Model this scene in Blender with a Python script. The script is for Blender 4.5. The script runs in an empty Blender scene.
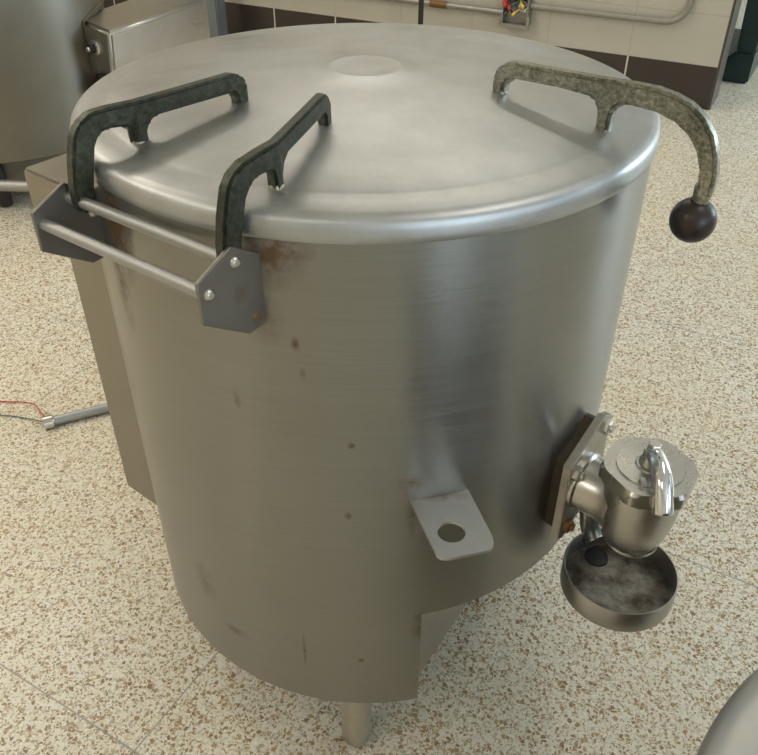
import bpy, bmesh, math, random
from mathutils import Vector, Matrix
random.seed(7)
C = bpy.context.scene.collection
PI = math.pi
R_ = math.radians

# ------------------------------------------------------------------ materials
def new_mat(name):
    m = bpy.data.materials.new(name); m.use_nodes = True
    nt = m.node_tree
    return m, nt, nt.nodes['Principled BSDF']

def nd(nt, kind, **kw):
    n = nt.nodes.new(kind)
    for k, v in kw.items(): setattr(n, k, v)
    return n

def mathn(nt, op, a, b=None, c=None, clamp=False):
    n = nd(nt, 'ShaderNodeMath', operation=op); n.use_clamp = clamp
    for i, v in enumerate((a, b, c)):
        if v is None: continue
        if hasattr(v, 'default_value'): nt.links.new(v, n.inputs[i])
        else: n.inputs[i].default_value = v
    return n.outputs[0]

def ramp(nt, fac, stops, interp='LINEAR'):
    n = nd(nt, 'ShaderNodeValToRGB'); n.color_ramp.interpolation = interp
    els = n.color_ramp.elements
    els[0].position, els[0].color = stops[0][0], (*stops[0][1], 1)
    els[1].position, els[1].color = stops[1][0], (*stops[1][1], 1)
    for p, c in stops[2:]:
        e = els.new(p); e.color = (*c, 1)
    nt.links.new(fac, n.inputs[0])
    return n.outputs[0]

def mix(nt, fac, a, b, blend='MIX'):
    n = nd(nt, 'ShaderNodeMix', data_type='RGBA', blend_type=blend)
    for s, v in ((n.inputs['Factor'], fac), (n.inputs['A'], a), (n.inputs['B'], b)):
        if isinstance(v, tuple): s.default_value = (*v, 1)
        elif isinstance(v, (int, float)): s.default_value = v
        else: nt.links.new(v, s)
    # RGBA sockets share names with the float ones: set the right ones explicitly
    for i, v in ((6, a), (7, b)):
        s = n.inputs[i]
        if isinstance(v, tuple): s.default_value = (*v, 1)
        else: nt.links.new(v, s)
    return n.outputs[2]

def noise(nt, vec, scale, detail=3, rough=.5, stretch=None):
    if stretch:
        mp = nd(nt, 'ShaderNodeMapping'); mp.inputs['Scale'].default_value = stretch
        nt.links.new(vec, mp.inputs['Vector']); vec = mp.outputs[0]
    n = nd(nt, 'ShaderNodeTexNoise')
    n.inputs['Scale'].default_value = scale; n.inputs['Detail'].default_value = detail
    n.inputs['Roughness'].default_value = rough
    nt.links.new(vec, n.inputs['Vector'])
    return n.outputs['Fac']

def blob(nt, pos, centre, radius, power=1.0):
    """1 at the centre of a stain, 0 past its radius, broken up by the caller's noise"""
    v = nd(nt, 'ShaderNodeVectorMath', operation='SUBTRACT'); nt.links.new(pos, v.inputs[0]); v.inputs[1].default_value = centre
    if not isinstance(radius, tuple): radius = (radius,)*3
    d = nd(nt, 'ShaderNodeVectorMath', operation='DIVIDE'); nt.links.new(v.outputs[0], d.inputs[0]); d.inputs[1].default_value = radius
    l = nd(nt, 'ShaderNodeVectorMath', operation='LENGTH'); nt.links.new(d.outputs[0], l.inputs[0])
    return mathn(nt, 'SUBTRACT', 1.0, l.outputs['Value'], clamp=True)

def steel(name, col=(.56, .54, .50), rough=.36, var=.10, aniso=0.0, stretch=(1, 1, 1), scale=6, stains=(), bump=.02, cvar=.12, film=0.0, filmcol=(.30, .27, .21)):
    m, nt, b = new_mat(name)
    tc = nd(nt, 'ShaderNodeTexCoord'); pos = tc.outputs['Object']
    big = noise(nt, pos, scale, 4, .6)
    fine = noise(nt, pos, 60, 3, .6, stretch)
    mid = noise(nt, pos, scale*3.3, 4, .65)
    c = mix(nt, mathn(nt, 'MULTIPLY', mid, 1.0), tuple(x*(1-cvar) for x in col), tuple(min(1, x*(1+cvar)) for x in col))
    if aniso: c = mix(nt, mathn(nt, 'MULTIPLY', fine, .9, clamp=True), tuple(x*.80 for x in col), c)
    r = mathn(nt, 'MULTIPLY_ADD', big, var*2, rough-var)
    r = mathn(nt, 'MULTIPLY_ADD', fine, .10, mathn(nt, 'SUBTRACT', r, .05))
    metal = None
    if film:
        fm = mathn(nt, 'MULTIPLY', mathn(nt, 'SUBTRACT', mid, .25, clamp=True), film*2, clamp=True)
        metal = mathn(nt, 'SUBTRACT', 1.0, fm)
        c = mix(nt, fm, c, filmcol)
    if stains:
        tot = None
        brk = noise(nt, pos, 38, 5, .7)
        for cen, rad, st in stains:
            s = blob(nt, pos, cen, rad)
            s = mathn(nt, 'MULTIPLY', s, st*1.35)
            tot = s if tot is None else mathn(nt, 'MAXIMUM', tot, s)
        f = mathn(nt, 'MULTIPLY', tot, mathn(nt, 'MULTIPLY', mathn(nt, 'SUBTRACT', brk, .32, clamp=True), 3.6, clamp=True), clamp=True)
        c = mix(nt, f, c, (.135, .078, .038))
        r = mathn(nt, 'MULTIPLY_ADD', f, .3, r)
        k = mathn(nt, 'SUBTRACT', 1.0, mathn(nt, 'MULTIPLY', f, .8))
        metal = k if metal is None else mathn(nt, 'MINIMUM', metal, k)
    nt.links.new(c, b.inputs['Base Color']); nt.links.new(r, b.inputs['Roughness'])
    if metal is None: b.inputs['Metallic'].default_value = 1
    else: nt.links.new(metal, b.inputs['Metallic'])
    if aniso:
        b.inputs['Anisotropic'].default_value = aniso
        b.inputs['Anisotropic Rotation'].default_value = .25
        tg = nd(nt, 'ShaderNodeTangent', direction_type='RADIAL', axis='Z')
        nt.links.new(tg.outputs[0], b.inputs['Tangent'])
    if bump:
        bp = nd(nt, 'ShaderNodeBump'); bp.inputs['Strength'].default_value = bump; bp.inputs['Distance'].default_value = .01
        nt.links.new(fine, bp.inputs['Height']); nt.links.new(bp.outputs[0], b.inputs['Normal'])
    return m

def plain(name, col, rough=.5, metal=0.0, var=.15, scale=12, bump=0.0):
    m, nt, b = new_mat(name)
    pos = nd(nt, 'ShaderNodeTexCoord').outputs['Object']
    n = noise(nt, pos, scale, 5, .6)
    c = mix(nt, n, tuple(x*(1-var) for x in col), tuple(min(1, x*(1+var)) for x in col))
    nt.links.new(c, b.inputs['Base Color'])
    b.inputs['Roughness'].default_value = rough; b.inputs['Metallic'].default_value = metal
    if bump:
        bp = nd(nt, 'ShaderNodeBump'); bp.inputs['Strength'].default_value = bump; bp.inputs['Distance'].default_value = .005
        nt.links.new(n, bp.inputs['Height']); nt.links.new(bp.outputs[0], b.inputs['Normal'])
    return m

def cast_metal(name, dark, light, rough=.42, bias=.5, scale=70, metal=.75):
    """tarnished cast bar: dull film worn through to brighter metal in specks"""
    m, nt, b = new_mat(name)
    pos = nd(nt, 'ShaderNodeTexCoord').outputs['Object']
    a = noise(nt, pos, scale, 5, .7); g = noise(nt, pos, 9, 3, .5)
    f = mathn(nt, 'ADD', mathn(nt, 'MULTIPLY', a, .6), mathn(nt, 'MULTIPLY', g, .4))
    c = ramp(nt, f, [(bias-.14, dark), (bias+.02, tuple((x+y)/2 for x, y in zip(dark, light))), (bias+.12, light)])
    nt.links.new(c, b.inputs['Base Color']); b.inputs['Metallic'].default_value = metal
    nt.links.new(mathn(nt, 'MULTIPLY_ADD', a, .25, rough-.12), b.inputs['Roughness'])
    bp = nd(nt, 'ShaderNodeBump'); bp.inputs['Strength'].default_value = .15; bp.inputs['Distance'].default_value = .004
    nt.links.new(a, bp.inputs['Height']); nt.links.new(bp.outputs[0], b.inputs['Normal'])
    return m

def terrazzo():
    m, nt, b = new_mat('terrazzo')
    pos = nd(nt, 'ShaderNodeTexCoord').outputs['Object']
    # warp a little so that chips are irregular
    wn = nd(nt, 'ShaderNodeTexNoise'); wn.inputs['Scale'].default_value = 90; nt.links.new(pos, wn.inputs['Vector'])
    w = nd(nt, 'ShaderNodeVectorMath', operation='MULTIPLY_ADD'); nt.links.new(wn.outputs['Color'], w.inputs[0])
    w.inputs[1].default_value = (.008, .008, 0); nt.links.new(pos, w.inputs[2]); wp = w.outputs[0]
    def vor(scale, feature):
        v = nd(nt, 'ShaderNodeTexVoronoi', voronoi_dimensions='2D', feature=feature); v.inputs['Scale'].default_value = scale
        nt.links.new(wp, v.inputs['Vector']); return v
    # ground: fine cream, grey and tan granules
    v0 = vor(330, 'F1'); s0 = nd(nt, 'ShaderNodeSeparateColor'); nt.links.new(v0.outputs['Color'], s0.inputs[0])
    base = ramp(nt, s0.outputs[0], [(0, (.68, .64, .51)), (.30, (.76, .73, .62)), (.55, (.64, .61, .52)), (.70, (.82, .80, .71)), (.88, (.46, .41, .31)), (.95, (.38, .28, .17))], 'CONSTANT')
    # chips
    def chips(scale, thr, gate, stops, under):
        v = vor(scale, 'F1'); e = vor(scale, 'DISTANCE_TO_EDGE')
        s = nd(nt, 'ShaderNodeSeparateColor'); nt.links.new(v.outputs['Color'], s.inputs[0])
        t = mathn(nt, 'MULTIPLY_ADD', s.outputs[1], thr, .05)
        inside = mathn(nt, 'GREATER_THAN', e.outputs['Distance'], t)
        on = mathn(nt, 'LESS_THAN', s.outputs[2], gate)
        col = ramp(nt, s.outputs[0], stops, 'CONSTANT')
        return mix(nt, mathn(nt, 'MULTIPLY', inside, on), under, col)
    base = chips(215, .22, .55, [(0, (.34, .215, .10)), (.28, (.78, .75, .66)), (.5, (.46, .34, .18)), (.68, (.52, .50, .45)), (.78, (.235, .13, .065)), (.93, (.84, .82, .75))], base)
    base = chips(132, .26, .50, [(0, (.30, .18, .08)), (.25, (.77, .74, .65)), (.45, (.38, .25, .125)), (.58, (.20, .11, .055)), (.74, (.72, .69, .58)), (.90, (.42, .39, .33))], base)
    # large soft blotches of wear
    big = noise(nt, pos, 1.3, 4, .6)
    base = mix(nt, mathn(nt, 'MULTIPLY', mathn(nt, 'SUBTRACT', big, .35, clamp=True), .8, clamp=True), base, (.66, .53, .29))
    # divider strips: a square grid of thin metal strips
    sx = nd(nt, 'ShaderNodeMapping', vector_type='TEXTURE'); sx.inputs['Location'].default_value = (-.409, -.3585, 0)
    sx.inputs['Rotation'].default_value = (0, 0, R_(-30.8)); nt.links.new(pos, sx.inputs['Vector'])
    sp = nd(nt, 'ShaderNodeSeparateXYZ'); nt.links.new(sx.outputs[0], sp.inputs[0])
    line = None
    for o in (0, 1):
        d = mathn(nt, 'PINGPONG', sp.outputs[o], .913/2)
        l = mathn(nt, 'LESS_THAN', d, .0016)
        line = l if line is None else mathn(nt, 'MAXIMUM', line, l)
    base = mix(nt, mathn(nt, 'MULTIPLY', line, .8), base, (.27, .26, .235))
    nt.links.new(base, b.inputs['Base Color'])
    rn = noise(nt, pos, 5, 4, .6)
    nt.links.new(mathn(nt, 'MULTIPLY_ADD', rn, .22, .24), b.inputs['Roughness'])
    b.inputs['Specular IOR Level'].default_value = .5
    return m

def wall_tile(base=False):
    m, nt, b = new_mat('dark_base_tile' if base else 'glazed_wall_tile')
    pos = nd(nt, 'ShaderNodeTexCoord').outputs['Object']
    sp = nd(nt, 'ShaderNodeSeparateXYZ'); nt.links.new(pos, sp.inputs[0])
    dx = mathn(nt, 'PINGPONG', mathn(nt, 'ADD', mathn(nt, 'MINIMUM', sp.outputs[0], -.05), .434), .4275/2)
    jx = mathn(nt, 'LESS_THAN', dx, .0042 if base else .0022)
    big = noise(nt, pos, 4, 4, .6)
    if base:
        c = mix(nt, big, (.030, .022, .019), (.050, .038, .032))
        c = mix(nt, jx, c, (.62, .60, .55)); rough = .28
    else:
        dz = mathn(nt, 'PINGPONG', mathn(nt, 'SUBTRACT', sp.outputs[2], .206), .231/2)
        jz = mathn(nt, 'LESS_THAN', dz, .0022)
        c = mix(nt, big, (.47, .44, .37), (.55, .52, .445))
        c = mix(nt, mathn(nt, 'MULTIPLY', mathn(nt, 'MAXIMUM', jx, jz), .6), c, (.36, .32, .25)); rough = .3
    nt.links.new(c, b.inputs['Base Color']); b.inputs['Roughness'].default_value = rough
    return m

# stains sit where the photograph has them
HN = Vector((math.cos(R_(141)), math.sin(R_(141)), 0))          # along the hinge rods
HT = Vector((-HN.y, HN.x, 0))                                   # outwards from the body at the hinge
NA = Vector((-.1116, -.3632, .886)); FA = Vector((-.3182, -.2077, .886))
def bodyp(ang, z, r=.38): return (r*math.sin(R_(ang)), -r*math.cos(R_(ang)), z)
body_stains = [((-.105, -.365, .965), (.05, .05, .045), .9), ((-.115, -.362, .89), (.03, .03, .04), .6),
               ((-.285, -.251, .94), (.035, .035, .08), 1.4), ((-.095, -.368, .975), (.05, .03, .022), 1.4), ((-.30, -.235, .86), (.02, .03, .08), .6),
               (bodyp(-12, .86), (.006, .01, .012), 1), (bodyp(-11, .82), (.005, .01, .010), 1), (bodyp(-3, .72), .006, 1),
               (bodyp(8, .655), (.03, .03, .015), .7), (bodyp(-4, .60), (.006, .006, .008), 1), (bodyp(-24, .77), (.006, .01, .02), .8),
               (bodyp(-15, .30), (.003, .02, .045), .9), (bodyp(-33, .28), (.03, .03, .012), .6), (bodyp(-42, .36), (.03, .03, .05), .45),
               (bodyp(11, .36), (.015, .02, .05), .7), (bodyp(-2, .29), .006, 1), (bodyp(38, .62), (.02, .02, .06), .6),
               (bodyp(8.5, .60), (.008, .02, .05), .8)]
M = {}
M['body'] = steel('brushed_body_steel', (.34, .335, .305), .33, .07, .75, (.12, .12, 5), 3, body_stains, .03, .12, .14, (.20, .185, .145))
M['lid'] = steel('worn_lid_steel', (.475, .485, .485), .42, .16, .0, (2, 2, 2), 7, [((-.10, -.33, .99), (.05, .05, .05), .35)], .02, .16, .14, (.50, .49, .47))
M['plate'] = steel('hinge_plate_steel', (.27, .255, .23), .45, .06, 0, (1, 1, 12), 8, [((-.13, -.385, .935), .014, .9), ((-.115, -.37, .895), .012, .9)], .02, .1, .25, (.16, .15, .135))
M['tab'] = steel('bare_tab_steel', (.55, .545, .52), .48, .05, 0, (1, 1, 1), 20, [((.0895, -.368, .6248), (.045, .012, .02), .9)], .02, .06)
M['rod'] = steel('grey_rod_steel', (.42, .42, .41), .52, .05, 0, (1, 1, 1), 30, (), .02, .1, .3, (.30, .30, .28))
M['box'] = steel('side_box_steel', (.32, .295, .25), .42, .05, 0, (20, 20, .6), 6, [((-.30, -.02, .83), (.06, .06, .10), .8), ((-.33, -.06, .9), (.06, .08, .03), .5), ((-.315, -.10, .80), (.05, .05, .07), 1.2)], .02, .08, .3, (.27, .235, .19))
M['valve'] = steel('satin_valve_steel', (.54, .52, .48), .29, .05, 0, (1, 1, 1), 15, (), 0, .06)
M['polished'] = steel('polished_lever_steel', (.74, .74, .74), .12, .03, 0, (1, 1, 1), 25, (), 0, .05)
M['flange'] = steel('flange_steel', (.48, .455, .40), .34, .08, 0, (1, 1, 1), 30, [((.27, -.26, .56), (.1, .1, .12), .35)], .02, .1)
M['gasket'] = plain('rusty_gasket', (.055, .038, .022), .7, 0, .4, 60)
M['rustbolt'] = plain('rusty_bolt', (.22, .12, .05), .55, .5, .4, 90)
M['bolt'] = steel('bolt_steel', (.62, .60, .55), .3, .05, 0, (1, 1, 1), 60)
M['cup'] = steel('cup_steel', (.46, .445, .41), .36, .05, .4, (1, 1, 14), 9, (), .02, .08)
M['residue'] = None
M['arm'] = cast_metal('green_tarnished_cast', (.035, .04, .028), (.135, .14, .10), .40, .54, 150, .6)
M['handle'] = cast_metal('worn_nickel_cast', (.060, .060, .038), (.44, .43, .36), .34, .49, 190, .9)
M['foot'] = steel('worn_foot_steel', (.42, .38, .30), .40, .06, 0, (1, 1, 1), 50)
M['knob'] = plain('dark_brown_knob', (.022, .013, .010), .38, 0, .35, 45)
M['leg'] = steel('leg_steel', (.50, .485, .44), .42, .05, 0, (1, 1, 4), 20)
M['dark'] = plain('black_rubber_and_hole_shade', (.012, .012, .012), .5)
M['nb_body'] = steel('neighbour_body_steel', (.25, .235, .195), .50, .05, .3, (.6, .6, 20), 2.5, (), .02, .06, .25, (.25, .225, .17))
M['nb_box'] = steel('neighbour_box_steel', (.50, .48, .45), .30, .07, 0, (1, 1, 8), 6, (), .02, .1)
M['nb_front'] = steel('neighbour_front_steel', (.60, .60, .60), .32, .05, 0, (1, 1, 1), 20)
M['gasketline'] = plain('brown_seal', (.11, .075, .038), .6, 0, .3, 40)
M['bluepost'] = plain('blue_grey_paint', (.19, .22, .25), .42, .3, .15, 10)
M['darkpole'] = plain('dark_painted_pipe', (.028, .024, .020), .5, .2, .2, 20)
M['conduit'] = plain('painted_conduit', (.30, .285, .24), .5, .2, .2, 30)
M['conduit_floor'] = steel('galvanised_conduit', (.42, .43, .43), .5, .06, 0, (1, 1, 1), 60, (), .02, .2, .4, (.32, .32, .31))
M['jbox'] = steel('galvanised_box', (.40, .39, .36), .5, .08, 0, (1, 1, 1), 40, [((0, 0, 0), .01, 0)], .02, .2, .4, (.24, .22, .19))
for k, c in dict(red=(.50, .05, .04), yellow=(.70, .52, .06), green=(.09, .17, .11), blue=(.10, .12, .30), white=(.62, .60, .55), black=(.02, .02, .02)).items():
    M[k] = plain(k+'_wire', c, .45)
M['bin'] = plain('dark_green_plastic', (.006, .028, .026), .38, 0, .2, 10)
M['paint'] = plain('cream_wall_paint', (.62, .58, .48), .6, 0, .06, 2)
M['ceil'] = plain('white_ceiling', (.78, .77, .73), .8, 0, .05, 2)
M['wall_end_dark'] = plain('dark_wall_end', (.075, .062, .052), .35, 0, .2, 6)  # one dark colour over the end face of the wall
M['drum'] = steel('grey_drum_steel', (.52, .52, .51), .46, .06, 0, (1, 1, 1), 5, [((.36, -.76, .70), .006, 1)], .02, .06, .35, (.46, .45, .43))
M['floor'] = terrazzo(); M['tile'] = wall_tile(); M['base'] = wall_tile(True)
M['frame'] = plain('window_frame_paint', (.5, .5, .48), .4)
def residue():
    m, nt, b = new_mat('cup_residue')
    pos = nd(nt, 'ShaderNodeTexCoord').outputs['Object']
    n = noise(nt, pos, 30, 5, .7)
    c = ramp(nt, n, [(.35, (.05, .032, .020)), (.5, (.15, .135, .115)), (.72, (.32, .31, .29))])
    nt.links.new(c, b.inputs['Base Color']); b.inputs['Metallic'].default_value = .45; b.inputs['Roughness'].default_value = .33
    return m
M['residue'] = residue()

# ------------------------------------------------------------------ mesh helpers (all in world coordinates)
def rootof(o):
    while o.parent: o = o.parent
    return o

def obj(name, bm, mat, parent=None, smooth=35, origin=None, label=None, recalc=True):
    if recalc: bmesh.ops.recalc_face_normals(bm, faces=bm.faces[:])
    me = bpy.data.meshes.new(name)
    loc = Vector(rootof(parent).location) if parent else (Vector(origin) if origin is not None else Vector((0, 0, 0)))
    if loc.length: bmesh.ops.translate(bm, verts=bm.verts[:], vec=-loc)
    for f in bm.faces: f.smooth = True
    bm.to_mesh(me); bm.free()
    if smooth is not None and hasattr(me, 'set_sharp_from_angle'): me.set_sharp_from_angle(angle=R_(smooth))
    mats = mat if isinstance(mat, (list, tuple)) else [mat]
    for x in mats: me.materials.append(M[x] if isinstance(x, str) else x)
    o = bpy.data.objects.new(name, me); C.objects.link(o)
    if parent: o.parent = parent
    else: o.location = loc
    if label: o['label'] = label
    return o

def thing(name, label, cat, loc, group=None):
    o = bpy.data.objects.new(name, None); C.objects.link(o); o.location = loc
    o.empty_display_size = .1
    o['label'] = label; o['category'] = cat
    if group: o['group'] = group
    return o

def tag(o, label, cat, group=None):
    o['label'] = label; o['category'] = cat
    if group: o['group'] = group
    return o

def frame_from(z, x=None):
    z = Vector(z).normalized()
    x = Vector(x) if x is not None else (Vector((0, 0, 1)) if abs(z.z) < .9 else Vector((1, 0, 0)))
    x = (x - z*x.dot(z)).normalized(); y = z.cross(x)
    return x, y, z

def lathe(profile, seg=64, centre=(0, 0, 0), axis=(0, 0, 1), bm=None, cap0=False, cap1=False, a0=0, a1=2*PI):
    """profile: list of (radius, height) spun about an axis through centre"""
    bm = bm or bmesh.new(); x, y, z = frame_from(axis, (1, 0, 0) if abs(Vector(axis).normalized().x) < .9 else (0, 1, 0)); c = Vector(centre)
    full = abs(a1-a0-2*PI) < 1e-6; n = seg if full else seg+1
    rings = []
    for r, h in profile:
        if r < 1e-6: rings.append([bm.verts.new(c+z*h)]); continue
        rings.append([bm.verts.new(c+z*h+(x*math.cos(a0+(a1-a0)*i/seg)+y*math.sin(a0+(a1-a0)*i/seg))*r) for i in range(n)])
    for A, B in zip(rings, rings[1:]):
        for i in range(seg):
            j = (i+1) % n
            if len(A) == 1 and len(B) == 1: continue
            if len(A) == 1: bm.faces.new((A[0], B[i], B[j]))
            elif len(B) == 1: bm.faces.new((A[i], A[j], B[0]))
            else: bm.faces.new((A[i], A[j], B[j], B[i]))
    if cap0 and len(rings[0]) > 2: bm.faces.new(rings[0])
    if cap1 and len(rings[-1]) > 2: bm.faces.new(rings[-1])
    return bm

def smooth_path(pts, n=8):
    P = [Vector(p) for p in pts]; out = []
    for i in range(len(P)-1):
        a, b, c, d = P[max(i-1, 0)], P[i], P[i+1], P[min(i+2, len(P)-1)]
        for k in range(n):
            t = k/n
            out.append(.5*((2*b)+(c-a)*t+(2*a-5*b+4*c-d)*t*t+(3*b-a-3*c+d)*t**3))
    out.append(P[-1]); return out

def tube(pts, r, seg=14, bm=None, caps=True, squash=None):
    """a round bar through pts; r a number or one radius per point"""
    bm = bm or bmesh.new(); P = [Vector(p) for p in pts]
    rs = r if isinstance(r, (list, tuple)) else [r]*len(P)
    up = None; rings = []
    for i, p in enumerate(P):
        d = (P[min(i+1, len(P)-1)]-P[max(i-1, 0)]).normalized()
        if up is None: up, _, _ = frame_from(d)
        up = (up-d*up.dot(d)).normalized(); s = d.cross(up)
        rings.append([bm.verts.new(p+(up*math.cos(2*PI*k/seg)+s*math.sin(2*PI*k/seg))*rs[i]) for k in range(seg)])
    for A, B in zip(rings, rings[1:]):
        for k in range(seg): bm.faces.new((A[k], A[(k+1) % seg], B[(k+1) % seg], B[k]))
    if caps: bm.faces.new(rings[0]); bm.faces.new(rings[-1])
    return bm

def prism(poly, o, ex, ey, ez, h0, h1, bevel=0, seg=2, bm=None, cuts=()):
    """polygon in the plane (ex, ey) through o, from h0 to h1 along ez"""
    b2 = bmesh.new(); o, ex, ey, ez = map(Vector, (o, ex, ey, ez))
    A = [b2.verts.new((x, y, h0)) for x, y in poly]; B = [b2.verts.new((x, y, h1)) for x, y in poly]
    b2.faces.new(A); b2.faces.new(B); n = len(poly)
    for i in range(n): b2.faces.new((A[i], A[(i+1) % n], B[(i+1) % n], B[i]))
    bmesh.ops.recalc_face_normals(b2, faces=b2.faces[:])
    if bevel:
        es = [e for e in b2.edges if e.calc_face_angle(0) > R_(25)]
        bmesh.ops.bevel(b2, geom=es, offset=bevel, segments=seg, affect='EDGES', clamp_overlap=True)
    for cx in cuts:
        bmesh.ops.bisect_plane(b2, geom=b2.verts[:]+b2.edges[:]+b2.faces[:], plane_co=(cx, 0, 0), plane_no=(1, 0, 0))
    M4 = Matrix(((ex.x, ey.x, ez.x, o.x), (ex.y, ey.y, ez.y, o.y), (ex.z, ey.z, ez.z, o.z), (0, 0, 0, 1)))
    for v in b2.verts: v.co = M4 @ v.co
    if bm is None: return b2
    me = bpy.data.meshes.new('tmp'); b2.to_mesh(me); b2.free(); bm.from_mesh(me); bpy.data.meshes.remove(me); return bm

def box(lo, hi, bevel=0, bm=None, o=(0, 0, 0), ex=(1, 0, 0), ey=(0, 1, 0), ez=(0, 0, 1)):
    return prism([(lo[0], lo[1]), (hi[0], lo[1]), (hi[0], hi[1]), (lo[0], hi[1])], o, ex, ey, ez, lo[2], hi[2], bevel, 2, bm)

def hexa(bottom, top, bevel=0, seg=3):
    """a six-sided housing from four bottom and four top corners"""
    bm = bmesh.new(); A = [bm.verts.new(p) for p in bottom]; B = [bm.verts.new(p) for p in top]
    bm.faces.new(A); bm.faces.new(B)
    for i in range(4): bm.faces.new((A[i], A[(i+1) % 4], B[(i+1) % 4], B[i]))
    bmesh.ops.recalc_face_normals(bm, faces=bm.faces[:])
    if bevel: bmesh.ops.bevel(bm, geom=bm.edges[:], offset=bevel, segments=seg, affect='EDGES')
    return bm

def hexbolt(c, axis, r=.009, h=.007, bm=None, shaft=0):
    bm = bm or bmesh.new()
    lathe([(0, 0), (r, 0), (r, h*.8), (r*.86, h), (0, h)], 6, c, axis, bm)
    if shaft: lathe([(r*.5, h), (r*.5, h+shaft), (0, h+shaft)], 12, c, axis, bm)
    return bm

# ------------------------------------------------------------------ the setting
def structure(o): o['kind'] = 'structure'; return o
CORNER = Vector((1.7068, 2.9305, 0)); WD = Vector((math.cos(R_(-28.5)), math.sin(R_(-28.5)), 0)); WN = Vector((-WD.y, WD.x, 0))
ZUP = Vector((0, 0, 1))
def wl(s, w, z=0): return CORNER+WD*s+WN*w+ZUP*z
S0, S1, W0, W1, HC = -5.2, 4.6, -8.5, 4.0, 3.3

bm = bmesh.new(); vs = [bm.verts.new(wl(s, w)) for s, w in ((S0, W0), (S1, W0), (S1, W1), (S0, W1))]; f = bm.faces.new(vs)
r = bmesh.ops.extrude_face_region(bm, geom=[f]); bmesh.ops.translate(bm, verts=[v for v in r['geom'] if isinstance(v, bmesh.types.BMVert)], vec=(0, 0, -.1))
structure(obj('floor', bm, 'floor'))
structure(obj('ceiling', box((S0, W0, HC), (S1, W1, HC+.1), 0, None, CORNER, WD, WN, ZUP), 'ceil'))

def local_wall(name, lo, hi, mat):
    """a wall built in the wall frame, so the tile courses follow it"""
    b = box(lo, hi, 0)
    o = obj(name, b, mat); o.location = CORNER; o.rotation_euler = (0, 0, R_(-28.5)); return structure(o)
local_wall('wall_back', (S0, 0, .206), (0, .25, HC), 'tile')
local_wall('baseboard_back', (S0, 0, 0), (0, .25, .206), 'base')
local_wall('wall_end_1', (0, 0.002, 0), (.012, .25, HC), 'wall_end_dark')
local_wall('wall_left', (S0-.2, W0, 0), (S0, W1, HC), 'paint')
local_wall('wall_front', (S0, W0-.2, 0), (S1, W0, HC), 'paint')
local_wall('wall_far', (S0, W1, 0), (S1, W1+.2, HC), 'paint')
# the daylight side: a wall with three tall openings
b = bmesh.new()
WIN = [(-7.4, -5.6), (-4.9, -3.1), (-2.4, -.6), (.6, 3.4)]; WZ0, WZ1 = 1.0, 2.9
edges = [W0]+[x for ab in WIN for x in ab]+[W1]
for i in range(0, len(edges), 2): box((S1, edges[i], 0), (S1+.2, edges[i+1], HC), 0, b)
for a_, b_ in WIN:
    box((S1, a_, 0), (S1+.2, b_, WZ0), 0, b); box((S1, a_, WZ1), (S1+.2, b_, HC), 0, b)
o = obj('wall_right', b, 'paint'); o.location = CORNER; o.rotation_euler = (0, 0, R_(-28.5)); structure(o)
for i, (a_, b_) in enumerate(WIN):
    b = bmesh.new(); t_ = .05; mid = (a_+b_)/2
    for lo, hi in (((a_, WZ0), (a_+t_, WZ1)), ((b_-t_, WZ0), (b_, WZ1)), ((a_+t_, WZ0), (b_-t_, WZ0+t_)), ((a_+t_, WZ1-t_), (b_-t_, WZ1)), ((mid-t_/2, WZ0+t_), (mid+t_/2, WZ1-t_))):
        box((S1+.06, lo[0], lo[1]), (S1+.12, hi[0], hi[1]), .004, b)
    o = obj('window_%d' % (i+1), b, 'frame'); o.location = CORNER; o.rotation_euler = (0, 0, R_(-28.5)); structure(o)

# ------------------------------------------------------------------ the steam kettle
K = thing('steam_kettle', 'large round stainless steam kettle with domed lid, hinge arms and draw-off valve', 'kettle', (0, 0, 0))
RB, Z0, Z1, ZL = .38, .1757, .3816, .985
# body: closed drum from the cut-out up to the lid
bm = lathe([(0, Z1), (.36, Z1), (.374, Z1+.002), (RB, Z1+.008), (RB, .5), (RB, .65), (RB, .8), (RB, .990), (.372, .990), (0, .990)], 128)
body = obj('body', bm, 'body', K, 40)
# skirt under the body, cut off by a flat panel on the valve side
ch0 = Vector((.0749, -.3725, 0)); cd = Vector((.55, .83, 0)).normalized()
tq = -2*ch0.dot(cd); ch1 = ch0+cd*tq
ang0 = math.atan2(ch0.y, ch0.x); ang1 = math.atan2(ch1.y, ch1.x)
arc = [(RB*math.cos(ang1+(2*PI+ang0-ang1)*i/96), RB*math.sin(ang1+(2*PI+ang0-ang1)*i/96)) for i in range(97)]
bm = bmesh.new()
inn = [(x*.985, y*.985) for x, y in arc]
def strip(A, B):
    for i in range(len(A)-1): bm.faces.new((A[i], A[i+1], B[i+1], B[i]))
va = [bm.verts.new((x, y, Z0)) for x, y in arc]; vb = [bm.verts.new((x, y, Z1+.009)) for x, y in arc]
vc = [bm.verts.new((x, y, Z0)) for x, y in inn]; vd = [bm.verts.new((x, y, Z1+.004)) for x, y in inn]
strip(va, vb); strip(vc, vd); strip(va, vc); strip(vb, vd)
bm.faces.new((va[0], vb[0], vd[0], vc[0])); bm.faces.new((va[-1], vb[-1], vd[-1], vc[-1]))
obj('skirt', bm, 'body', K, 40)
cn = Vector((cd.y, -cd.x, 0))                                   # outwards, towards the valve
bm = box((.012, -.026, Z0+.002), (tq-.012, -.018, Z1), .001, None, ch0, cd, cn, ZUP)
obj('base_panel', bm, 'box', K)
bm = lathe([(.0, Z0+.03), (.30, Z0+.03), (.30, Z0+.036), (0, Z0+.036)], 48, (-.06, .02, 0))
obj('base_plate', bm, 'leg', K)
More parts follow.
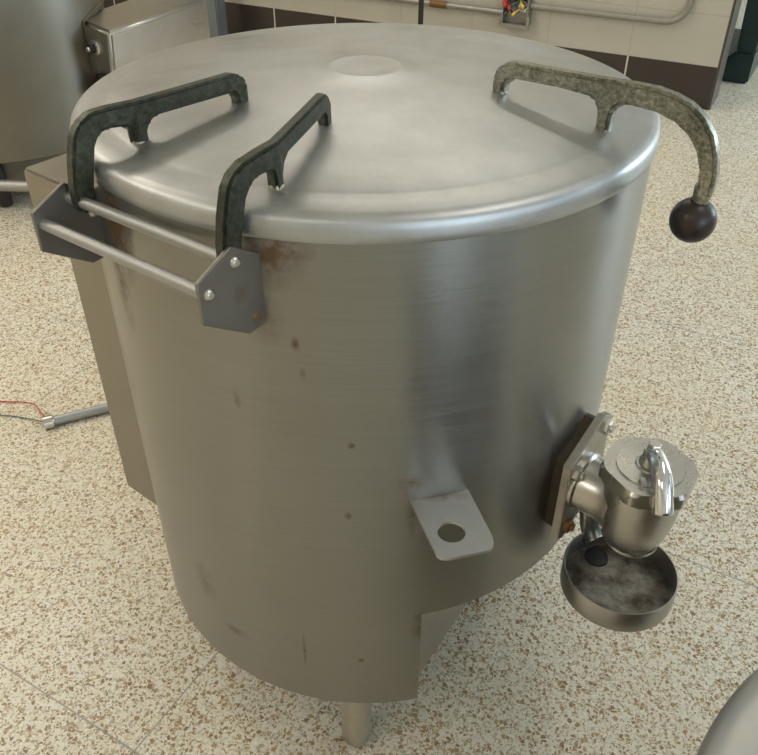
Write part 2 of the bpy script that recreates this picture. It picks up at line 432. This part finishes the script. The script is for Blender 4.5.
# legs
for a_ in (-94, -214, 50):
    x, y = 0.342*math.cos(R_(a_)), 0.342*math.sin(R_(a_))
    bm = lathe([(0, 0), (.010, 0), (.019, .006), (.0245, .02), (.0255, .05), (.0265, .11), (.0265, Z0+.03)], 28, (x, y, 0), cap1=True)
    obj('leg', bm, 'leg', K)
# lid: rolled rim, sloped shoulder, shallow dome with a welded disc at its crown
prof = [(.3802, .9865), (.3822, .9862), (.3834, .989), (.3836, .994), (.3832, 1.001), (.3815, 1.0075), (.378, 1.0125), (.368, 1.0155), (.352, 1.0178), (.340, 1.0192), (.335, 1.0202), (.330, 1.0216), (.28, 1.0285), (.22, 1.0360), (.16, 1.0420), (.10, 1.0465), (.0495, 1.0488), (.0475, 1.0494), (.0455, 1.0492), (.02, 1.0498), (0, 1.0500)]
lid = obj('lid', lathe(prof, 160), 'lid', K, 50)

# hinge arms on the lid
arm_poly = [(.042, .968), (.041, .990), (.036, 1.018), (.028, 1.044), (.019, 1.056), (.004, 1.0635), (-.02, 1.0665), (-.10, 1.0705), (-.168, 1.0745), (-.180, 1.0712), (-.1865, 1.061), (-.1870, 1.033),
            (-.1715, 1.033), (-.1705, 1.0485), (-.1660, 1.0530), (-.068, 1.0480), (-.0585, 1.0420), (-.0545, 1.033), (-.0545, 1.017), (-.0395, 1.017), (-.0385, 1.034), (-.0365, 1.0395), (-.030, 1.0430), (-.014, 1.0435), (-.004, 1.039), (.004, 1.028), (.0105, 1.006), (.0155, .985), (.017, .968), (.022, .959), (.036, .959)]
def arm(base, sgn, offs):
    def off(u):
        if u > -.005: return offs[0]
        if u > -.047: return offs[0]+(offs[1]-offs[0])*(-.005-u)/.042
        return offs[1]+(offs[2]-offs[1])*(-.047-u)/.131
    bm = prism(arm_poly, (0, 0, 0), (1, 0, 0), (0, 1, 0), (0, 0, 1), -.0080, .0080, .0036, 2, None, (-.005, -.02, -.047, -.09, -.13))
    for v in bm.verts:
        u, z, h = v.co
        v.co = Vector((base.x, base.y, 0))+HT*u+HN*(sgn*off(u)+h)+ZUP*z
    obj('hinge_arm', bm, 'arm', lid, 70)
    for u, zb in ((-.17925, 1.034), (-.047, 1.0195)):
        p = Vector((base.x, base.y, 0))+HT*u+HN*(sgn*off(u))
        bm = lathe([(.0092, zb-.006), (.0090, zb+.002), (.0080, zb+.004)], 18, (p.x, p.y, 0), cap0=True, cap1=True)
        obj('arm_foot', bm, 'foot', lid)
arm(NA, 1, (.009, .013, .062)); arm(FA, -1, (.023, .040, .068))

# hinge plates, rods, bolts
pl = [(.082, .083), (.036, .104), (-.006, .079), (-.006, .0), (.0, -.002), (.023, -.004), (.082, .036)]
for base, sg in ((NA, 1), (FA, -1)):
    bm = prism(pl, base, HT, ZUP, HN, -.0025, .0025, .0008, 1)
    p_ = obj('hinge_plate', bm, 'plate', K)
    for u, z in ((.033, .086), (.070, .066)):
        c = base+HT*u+ZUP*z-HN*(sg*.0025)
        obj('bolt', lathe([(0, .0035), (.0036, .0035), (.0058, .0018), (.0064, 0), (0, 0)], 14, c, -HN*sg), 'bolt', p_)
    c = base+HT*.012+ZUP*.012-HN*(sg*.0025)
    if sg == 1: obj('bolt', lathe([(0, .002), (.004, .0015), (.005, 0), (0, 0)], 12, c, -HN*sg), 'rustbolt', p_)
c = FA+HT*.008+ZUP*.058+HN*-.0025
obj('rivet', lathe([(0, .006), (.004, .005), (.0065, .002), (.007, 0), (0, 0)], 14, c, -HN), 'bolt', p_)
for u, z in ((.034, .086), (.071, .066)):
    a_ = NA+HT*u+ZUP*z+HN*.002; b_ = FA+HT*u+ZUP*z-HN*.002
    obj('hinge_rod', tube([a_, b_], .0068, 16), 'rod', K)

# lift handle with its ball
h1 = Vector((.168, -.078, 0)); hv = Vector((.8, -.6, 0)); hm = Vector((.6, .8, 0))
hpoly = [(-.0085, 1.032), (-.0090, 1.046), (-.0085, 1.057), (-.005, 1.067), (.003, 1.0755), (.015, 1.079), (.075, 1.0795), (.125, 1.0800), (.165, 1.0812), (.195, 1.0810), (.216, 1.0775), (.235, 1.0715), (.252, 1.060), (.266, 1.043), (.276, 1.020), (.280, 1.000), (.280, .980), (.2765, .964),
         (.2620, .964), (.2622, .985), (.260, 1.003), (.252, 1.0225), (.239, 1.038), (.221, 1.049), (.198, 1.0555), (.170, 1.0570), (.158, 1.0560), (.1505, 1.0500), (.1485, 1.038), (.1480, 1.016), (.132, 1.016), (.1315, 1.038), (.1290, 1.051), (.122, 1.0575), (.08, 1.0605), (.022, 1.0600), (.012, 1.0565), (.0080, 1.048), (.0075, 1.032)]
bm = prism(hpoly, h1, hv, ZUP, -hm, -.0092, .0092, .0040, 2)
hd = obj('lift_handle', bm, 'handle', lid, 70)
for s, zb in ((-.0005, 1.0370), (.140, 1.0185)):
    p = h1+hv*s
    obj('handle_foot', lathe([(.0098, zb-.006), (.0096, zb+.002), (.0080, zb+.005)], 18, (p.x, p.y, 0), cap0=True, cap1=True), 'handle', lid)
p = h1+hv*.2680
obj('handle_neck', lathe([(.0100, .955), (.0092, .964), (.0098, .975), (.0098, .985)], 18, (p.x, p.y, 0), cap0=True, cap1=True), 'handle', lid)
p = h1+hv*.2655
prof = [(.0265*math.sin(PI*i/20), .941-.0265*math.cos(PI*i/20)) for i in range(21)]
prof[-1] = (.009, prof[-1][1]); prof[0] = (0, prof[0][1])
obj('ball_knob', lathe(prof, 36, (p.x, p.y, 0), cap1=True), 'knob', lid, label='dark brown ball knob')

# mounting tab with a hole, on the front of the body
tabz = .6248
A = Vector((.0522, -.3774)); B = Vector((.1269, -.3571)); Cc = Vector((.1465, -.4309)); D1 = Vector((.1364, -.4600)); D2 = Vector((.0818, -.4730))
Cb = Vector((.1500, -.4570))
def q2(a, b, c, n=6): return [a*(1-t)**2+b*2*t*(1-t)+c*t*t for t in [i/n for i in range(n+1)]]
inw = (Vector((0, 0))-(A+B)/2).normalized()*.012
outl = [A+inw, B+inw, B]+q2(Cc, Cc+(Cc-B)*.36, D1)+q2(D1+(D2-D1)*.72, D2+(D2-D1)*.04, D2+(A-D2)*.14)+[A]
hc = Vector((.0995, -.4295)); hr = .0172
bm = bmesh.new()
ov = [bm.verts.new((v.x, v.y, tabz)) for v in outl]; hv_ = [bm.verts.new((hc.x+hr*math.cos(2*PI*i/28), hc.y+hr*math.sin(2*PI*i/28), tabz)) for i in range(28)]
es = [bm.edges.new((ov[i], ov[(i+1) % len(ov)])) for i in range(len(ov))]+[bm.edges.new((hv_[i], hv_[(i+1) % 28])) for i in range(28)]
bmesh.ops.triangle_fill(bm, edges=es, use_beauty=True)
for f in [f for f in bm.faces if (f.calc_center_median().xy-hc).length < hr*.9 and all((v.co.xy-hc).length < hr*1.01 for v in f.verts)]: bm.faces.remove(f)
g = bmesh.ops.extrude_face_region(bm, geom=bm.faces[:])
bmesh.ops.translate(bm, verts=[v for v in g['geom'] if isinstance(v, bmesh.types.BMVert)], vec=(0, 0, -.0045))
obj('mounting_tab', bm, 'tab', K, 30, label='bright mounting tab with a round hole')

# service housing on the hinge side, behind the body
def hp(n, t, z): return Vector((HN.x*n+HT.x*t, HN.y*n+HT.y*t, z))
bm = bmesh.new()
for lo, hi in (((.10, -.16, .315), (.324, .30, .845)), ((.10, -.16, .832), (.390, .3005, .905))):
    box(lo, hi, .004, bm, (0, 0, 0), HN, HT, ZUP)
obj('service_housing', bm, 'box', K, 35)

# draw-off valve
VE = Vector((.74314, -.66913, 0)); VM = Vector((.66913, .74314, 0)); VA = VE*.493
valve = obj('draw_off_valve', lathe([(.0345, .502), (.0368, .504), (.0385, .508), (.041, .518), (.0455, .535), (.0490, .558), (.0515, .590), (.0525, .613), (.0525, .622), (.0, .622)], 48, VA), 'valve', K, 40)
obj('outlet_ring', lathe([(.0305, .520), (.0305, .4985), (.0365, .4985), (.0375, .502), (.0365, .506)], 48, VA), 'valve', valve)
fl = [(-.0455, .472), (-.0455, .609), (.033, .651), (.056, .640), (.058, .512), (-.030, .462)]
obj('gasket', prism([(x*.86+.002, .557+(z-.557)*.90) for x, z in fl], VE*.368, VM, ZUP, VE, 0, .028, .001, 1), 'gasket', valve, label='dark brown gasket behind the valve flange')
fp = obj('flange', prism([(x*1.02, .555+(z-.555)*1.02) for x, z in fl], VE*.395, VM, ZUP, VE, 0, .012, .0015, 2), 'flange', valve)
for (x, z), mt in (((-.030, .592), 'flange'), ((-.028, .490), 'rustbolt'), ((.040, .632), 'bolt'), ((.043, .525), 'rustbolt')):
    obj('bolt', hexbolt(VE*.407+VM*x+ZUP*z, VE, .0115, .009, None, .004), mt, valve)
zc = .557
ring = [(.0435, 0), (.0435, .006), (.0405, .009), (.0400, .020), (.0405, .035), (.0425, .048), (.0450, .054), (.0470, .060)]
obj('neck', lathe(ring, 40, VE*.406+ZUP*zc, VE, cap0=True, cap1=True), 'valve', valve)
# hexagonal cap
zt = .637
hexr = .0640
capb = bmesh.new(); apo = .0562; rings = []
for z, lim in ((zt-.024, .0600), (zt-.021, .0636), (zt-.005, .0636), (zt, .0592)):
    ring_ = []
    for k in range(96):
        th = 2*PI*k/96; d = (th+PI/6) % (PI/3)-PI/6
        r_ = min(apo/math.cos(d), lim)
        ring_.append(capb.verts.new(VA+Vector((r_*math.cos(th+R_(25)), r_*math.sin(th+R_(25)), z))))
    rings.append(ring_)
for A_, B_ in zip(rings, rings[1:]):
    for k in range(96): capb.faces.new((A_[k], A_[(k+1) % 96], B_[(k+1) % 96], B_[k]))
capb.faces.new(rings[0]); capb.faces.new(rings[-1])
cap = obj('cap_nut', capb, 'valve', valve, 22)
obj('cap_disc', lathe([(.0455, zt-.001), (.0455, zt+.0006), (.0440, zt+.0006), (.0434, zt-.0004), (.0432, zt+.0020), (.020, zt+.0024), (.018, zt+.004), (.0, zt+.004)], 48, VA), 'valve', valve)
piv = VA+Vector((0, .003, 0))
obj('lever_pivot', lathe([(.0145, zt), (.0145, zt+.006), (.012, zt+.010), (.0115, zt+.026), (0, zt+.026)], 24, piv), 'valve', valve)
path = smooth_path([piv+Vector((0, .004, zt+.018)), piv+Vector((0, -.010, zt+.024)), piv+Vector((.0005, -.028, zt+.021)), piv+Vector((.001, -.046, zt+.010)), piv+Vector((.001, -.062, zt-.010)), piv+Vector((.001, -.070, zt-.022))], 6)
rr = []
for i in range(len(path)):
    t = i/(len(path)-1); rr.append(.0100+.0035*math.sin(min(1, t*1.15)*PI*.62) if t < .93 else .0132*math.sqrt(max(.05, 1-((t-.93)/.075)**2)))
obj('lever', tube(path, rr, 20), 'polished', valve, 60, label='polished lever handle')
obj('lever_bolt', hexbolt(piv+ZUP*(zt+.026), ZUP, .0090, .010), 'bolt', valve, 25)
obj('stop_lug', box((-.004, -.006, zt), (.004, .006, zt+.009), .0015, None, VA+Vector((-.020, -.034, 0))), 'valve', valve)

# drip cup under the valve and its waste pipe
CC = Vector((.3655, -.3270, 0)); CR = .0815
cup = obj('drip_cup', lathe([(0, .3900), (CR-.004, .3900), (CR-.001, .3912), (CR, .394), (CR, .4300), (CR-.0009, .4312), (CR-.0019, .4312), (CR-.0028, .4300), (CR-.0028, .3940), (0, .3925)], 72, CC), 'cup', K, 40)
obj('cup_floor', lathe([(CR-.0032, .3926), (CR-.0032, .3942), (CR-.016, .3958), (.03, .3950), (0, .3946)], 64, CC), 'residue', cup, label='stained cup floor with dried residue')
hole = CC+Vector((-.0175, .0520, .3960))
obj('drain_hole_disc', lathe([(.0185, -.002), (.0180, .0012), (.0160, .0014), (.0155, .0004), (0, .0004)], 28, hole), 'dark', cup, label='black disc standing for the shade in the drain hole')  # flat black disc on the cup floor, the hole's shade put in as colour
wp = smooth_path([VE*.366+VM*.056+ZUP*.512, VE*.390+VM*.052+ZUP*.494, Vector((.3330, -.2410, .468)), Vector((.3385, -.2450, .435)), Vector((.3440, -.2525, .418)), Vector((.3465, -.2570, .414))], 6)
obj('waste_pipe', tube(wp, .0150, 18), 'cup', K)

# ------------------------------------------------------------------ the neighbouring kettle
NC = Vector((-1.44, 2.22, 0)); NR = .43
N = thing('steam_kettle', 'tall steel kettle with a push-button control box, behind the lidded kettle', 'kettle', NC)
obj('body', lathe([(0, .18), (NR-.02, .18), (NR, .19), (NR, .6), (NR, 1.02), (NR-.01, 1.035), (0, 1.035)], 96, NC), 'nb_body', N)
obj('base', lathe([(0, .07), (NR-.07, .07), (NR-.07, .18), (0, .18)], 64, NC), 'nb_body', N)
obj('lid', lathe([(NR-.01, 1.035), (NR+.008, 1.036), (NR+.009, 1.05), (NR-.01, 1.062), (NR-.06, 1.07), (0, 1.10)], 96, NC), 'lid', N)
for a_ in (-84, 150, 35):
    x, y = NC.x+.375*math.cos(R_(a_)), NC.y+.375*math.sin(R_(a_))
    obj('leg', lathe([(.02, 0), (.026, .006), (.026, .09), (.022, .17)], 20, (x, y, 0), cap0=True, cap1=True), 'darkpole', N, label='short dark leg')
nA, nB, nC = Vector((-.922, 1.995, 0)), Vector((-.655, 2.555, 0)), Vector((-1.05, 2.08, 0)); nD = nC+(nB-nA)
ins = (nC-nA)*.35
def at(v, z): return Vector((v.x, v.y, z))
nA2 = nA+(nC-nA)*.30
ctl = obj('control_box', hexa([at(nA2, .27), at(nB, .27), at(nD+ins, .27), at(nC+ins*.5, .27)], [at(nA, .60), at(nB, .60), at(nD+ins, .63), at(nC+ins*.5, .63)], .014, 3), 'nb_box', N, 40)
# seal where the control box meets the drum: a thin bead following the drum
pts = []
for i in range(40):
    t = i/39
    if t < .62: a_, z = 0, .22+.40*t/.62
    else: a_, z = (t-.62)/.38, .62+.024*math.sin(min(1, (t-.62)/.1)*PI/2)
    bx = (nC-(nC-nA)*.05)+(nD-nC)*a_
    d = (bx-NC); d.z = 0; d = d.normalized()
    pts.append(Vector((NC.x, NC.y, 0))+d*(NR+.002)+ZUP*z)
obj('seal', tube(pts, .006, 8), 'gasketline', N, label='brown seal line around the control box')
fn = (nA2-nC).cross(ZUP).normalized()
if fn.y > 0: fn = -fn
fc = lambda a_, z: at(nC+((nA+(nA2-nA)*((.63-z)/.36))-nC)*a_, z)+fn*.001
obj('button_ring', lathe([(.028, 0), (.028, .006), (.020, .010), (.0, .010)], 24, fc(.44, .535), fn), 'nb_front', N)
obj('push_button', lathe([(.0155, 0), (.0155, .030), (.012, .034), (0, .034)], 20, fc(.44, .535), fn), 'dark', N, label='dark push button with a bright tip')
obj('button_tip', lathe([(.010, .033), (.009, .040), (0, .042)], 16, fc(.44, .535), fn), 'bolt', N)
obj('selector_knob', lathe([(.042, 0), (.042, .016), (.034, .024), (0, .024)], 28, fc(.62, .405), fn), 'dark', N, label='black round selector knob')
obj('drain_pipe', tube([(-2.05, 1.86, .105), (-.72, 1.735, .105)], .022, 18), 'rod', N, label='pale grey horizontal pipe under the drum')
for x in (-1.75, -1.1):
    y = 1.86+(x+2.05)/1.33*(-.125)
    obj('pipe_bracket', box((x-.012, y-.004, .10), (x+.012, 2.0, .116), .002), 'rod', N)

# ------------------------------------------------------------------ smaller things round about
o = obj('steel_post', box((-.047, -.047, 0), (.047, .047, 2.0), .008, None, (-.905, 4.15, 0), WD, WN, ZUP), 'bluepost', None, 35, (-.905, 4.15, 0))
tag(o, 'blue-grey square steel post standing between the far kettle and the tiled wall', 'post')
P0 = Vector((.283, 3.34, 0))
o = obj('pipe_stand', lathe([(.05, 0), (.05, .012), (.016, .016), (.0135, .03), (.0135, 1.9)], 20, P0, cap0=True, cap1=True), 'darkpole', None, 35, P0)
tag(o, 'thin dark upright pipe in front of the tiled wall, behind the lid', 'pipe')

def wp_(s, z, w): return wl(s, -w, z)
# conduits along the wall
pts = [wp_(-1.0, .389, .02), wp_(-.62, .388, .02), wp_(-.32, .389, .02)]+[wp_(-.29+.105*math.sin(R_(a_)), .389+.105*(1-math.cos(R_(a_))), .02) for a_ in range(0, 91, 10)]+[wp_(-.185, .7, .02), wp_(-.185, 2.4, .02)]
cv = obj('wall_conduit', tube(pts, .0145, 14), 'conduit', None, 40, pts[0]); tag(cv, 'grey wall conduit that runs right from the junction box and bends upwards', 'conduit')
pts = [wp_(-1.09, .343, .02), wp_(-1.5, .345, .02), wp_(-2.4, .347, .02), wp_(-4.9, .35, .02)]
cv = obj('wall_conduit', tube(pts, .0145, 14), 'jbox', None, 40, pts[0]); tag(cv, 'grey wall conduit that runs left from the junction box', 'conduit')
obj('coupling', tube([wp_(-1.43, .3447, .02), wp_(-1.53, .3451, .02)], .019, 14), 'rustbolt', cv)
# open junction box with loose wires
J = thing('junction_box', 'small open metal junction box with loose red and yellow wires on the tiled wall', 'electrical box', wp_(-1.034, .29, 0))
b = bmesh.new(); j0, j1, k0, k1, dp = -1.104, -.964, .292, .430, .055
for lo, hi in (((j0, -dp, k0), (j0+.006, 0, k1)), ((j1-.006, -dp, k0), (j1, 0, k1)), ((j0, -dp, k0), (j1, 0, k0+.006)), ((j0, -dp, k1-.006), (j1, 0, k1)), ((j0, -.006, k0), (j1, 0, k1))):
    box(lo, hi, .001, b, CORNER, WD, WN, ZUP)
obj('box_body', b, 'jbox', J)
b = bmesh.new()
box((j0-.012, -dp-.004, k0-.012), (j1+.012, -dp, k0+.008), .001, b, CORNER, WD, WN, ZUP)
for s in (j0-.012, j1): box((s, -dp-.004, k0), (s+.012, -dp, k0+.05), .001, b, CORNER, WD, WN, ZUP)
obj('mounting_ears', b, 'jbox', J)
for i, (cname, s, z) in enumerate((('red', -1.085, .40), ('red', -1.07, .385), ('red', -1.095, .41), ('yellow', -1.03, .36), ('yellow', -1.00, .40), ('green', -1.05, .395), ('blue', -1.035, .375), ('white', -1.01, .39), ('black', -1.06, .37), ('white', -.985, .37))):
    rnd = random.Random(i+3)
    pts = smooth_path([wp_(-1.04+rnd.uniform(-.05, .05), .425, .012), wp_(s+rnd.uniform(-.03, .03), z+.02, .03), wp_(s, z, .06), wp_(s+rnd.uniform(-.02, .02), z-rnd.uniform(.0, .03), .05), wp_(s+rnd.uniform(-.03, .03), z-rnd.uniform(-.01, .03), .035)], 5)
    obj('wire', tube(pts, .0042, 8), cname, J)
    if cname in ('red', 'yellow'): obj('wire_nut', lathe([(.005, 0), (.0095, .004), (.007, .022), (0, .024)], 12, pts[10], (pts[12]-pts[8])), cname, J)

# cut conduit with two wires on the floor
fc0, fc1 = Vector((-.8295, .5116, .0135)), Vector((-.6808, .5752, .0135)); fd = (fc1-fc0).normalized()
FCO = thing('conduit_stub', 'cut grey conduit end on the floor with red and green wires sticking out', 'conduit', (fc0.x, fc0.y, 0))
obj('pipe', tube([fc0, fc0+fd*.42], .0125, 16), 'conduit_floor', FCO)
obj('end_fitting', tube([fc0-fd*.004, fc0+fd*.018, fc0+fd*.022], [.0185, .0185, .0135], 16), 'bolt', FCO)
obj('wire', tube(smooth_path([fc0+fd*.01+ZUP*.004, (-.850, .545, .020), (-.885, .590, .012), (-.935, .612, .004), (-1.0, .618, .003), (-1.25, .66, .003)], 8), .0017, 8), 'red', FCO, label='red wire')
obj('wire', tube(smooth_path([fc0+fd*.01-ZUP*.002, (-.850, .522, .012), (-.89, .542, .004), (-.967, .558, .003), (-1.2, .57, .003)], 8), .0017, 8), 'green', FCO, label='dark green wire')

# green bin beyond the end of the wall
gd = Vector((.871, -.491, 0)); gb = Vector((.491, .871, 0)); GO = Vector((2.06, 3.335, 0))
G = thing('plastic_bin', 'dark green plastic bin standing beyond the end of the tiled wall', 'bin', GO)
obj('base', prism([(0, 0), (-.42, 0), (-.42, .115), (-.140, .115), (-.094, .165), (0, .165)], GO, gd, ZUP, gb, 0, .72, .010, 2), 'bin', G)
obj('body', prism([(-.002, .16), (-.096, .16), (-.120, .80), (.012, .80)], GO, gd, ZUP, gb, .004, .716, .008, 2), 'bin', G)
obj('rim', prism([(.02, .79), (-.13, .79), (-.13, .83), (.02, .83)], GO, gd, ZUP, gb, -.012, .73, .006, 2), 'bin', G)

# rounded drum in the near corner
DC = Vector((.552, -.936, 0)); DR = .335; DZ = .70
T = thing('steel_drum', 'round grey steel drum, only its curved rim showing in the bottom corner', 'drum', DC)
obj('body', lathe([(0, .12), (DR-.03, .12), (DR-.02, .13), (DR-.018, DZ-.035), (0, DZ-.035)], 96, DC), 'nb_body', T)
obj('lid', lathe([(DR-.03, DZ-.04), (DR-.004, DZ-.036), (DR, DZ-.026), (DR-.001, DZ-.012), (DR-.008, DZ-.001), (DR-.022, DZ+.006), (DR-.05, DZ+.010), (.18, DZ+.018), (0, DZ+.024)], 128, DC), 'drum', T, 50)
for a_ in (30, 150, 270):
    obj('leg', lathe([(.018, 0), (.022, .008), (.022, .122)], 18, DC+Vector((.25*math.cos(R_(a_)), .25*math.sin(R_(a_)), 0)), cap0=True, cap1=True), 'leg', T)

# ------------------------------------------------------------------ light
world = bpy.data.worlds.new('daylight'); bpy.context.scene.world = world; world.use_nodes = True
bg = world.node_tree.nodes['Background']; bg.inputs[0].default_value = (.62, .78, 1.0, 1); bg.inputs[1].default_value = .5

def area(name, loc, direction, sx, sy, power, col, spread=None):
    l = bpy.data.lights.new(name, 'AREA'); l.shape = 'RECTANGLE'; l.size = sx; l.size_y = sy; l.energy = power; l.color = col
    o = bpy.data.objects.new(name, l); C.objects.link(o); o.location = loc
    o.rotation_euler = Vector(direction).to_track_quat('-Z', 'Y').to_euler(); return o
for i, (a_, b_) in enumerate(WIN):
    o = area('window_daylight', wl(S1-.02, (a_+b_)/2, (WZ0+WZ1)/2), -WD, b_-a_-.1, WZ1-WZ0-.1, (85, 18, 8, 240)[i], (.70, .85, 1.0))
for s, w, pw in ((-3.2, -2.6, 40), (-3.2, -4.8, 46), (-2.2, -7.2, 44), (1.2, -3.2, 12), (.2, -6.6, 10)):
    l = area('ceiling_lamp_and_fill', wl(s, w, HC-.03), (0, 0, -1), .35, 1.25, pw, (1.0, .92, .79) if s < -3 else (1.0, .95, .87))
    l.rotation_euler = (0, 0, R_(-28.5))

l = area('ceiling_lamp_and_fill', wl(-1.3, -.9, HC-.03), (0, 0, -1), 2.4, .3, 24, (1.0, .93, .82)); l.rotation_euler = (0, 0, R_(-28.5))  # added fill near the back wall, brightens the front of the lid

# ------------------------------------------------------------------ camera
cam = bpy.data.cameras.new('camera'); co = bpy.data.objects.new('camera', cam); C.objects.link(co)
cam.sensor_width = 36; cam.sensor_fit = 'HORIZONTAL'; cam.lens = 811.2/758*36; cam.clip_start = .02
fw = Vector((.0135272, .79998766, -.59986395)); rt = Vector((.99988639, -.01481215, .00279418)); up = Vector((.00664996, .59983359, .80009714))
co.matrix_world = Matrix(((rt.x, up.x, -fw.x, 0), (rt.y, up.y, -fw.y, -1.09978), (rt.z, up.z, -fw.z, 1.36088), (0, 0, 0, 1)))
sc = bpy.context.scene; sc.camera = co
sc.view_settings.view_transform = 'Standard'; sc.view_settings.look = 'None'; sc.view_settings.gamma = 1; sc.view_settings.exposure = -0.1
sc.view_settings.use_curve_mapping = False
sc.cycles.sample_clamp_indirect = 2.5; sc.cycles.caustics_reflective = False; sc.cycles.blur_glossy = 1.5
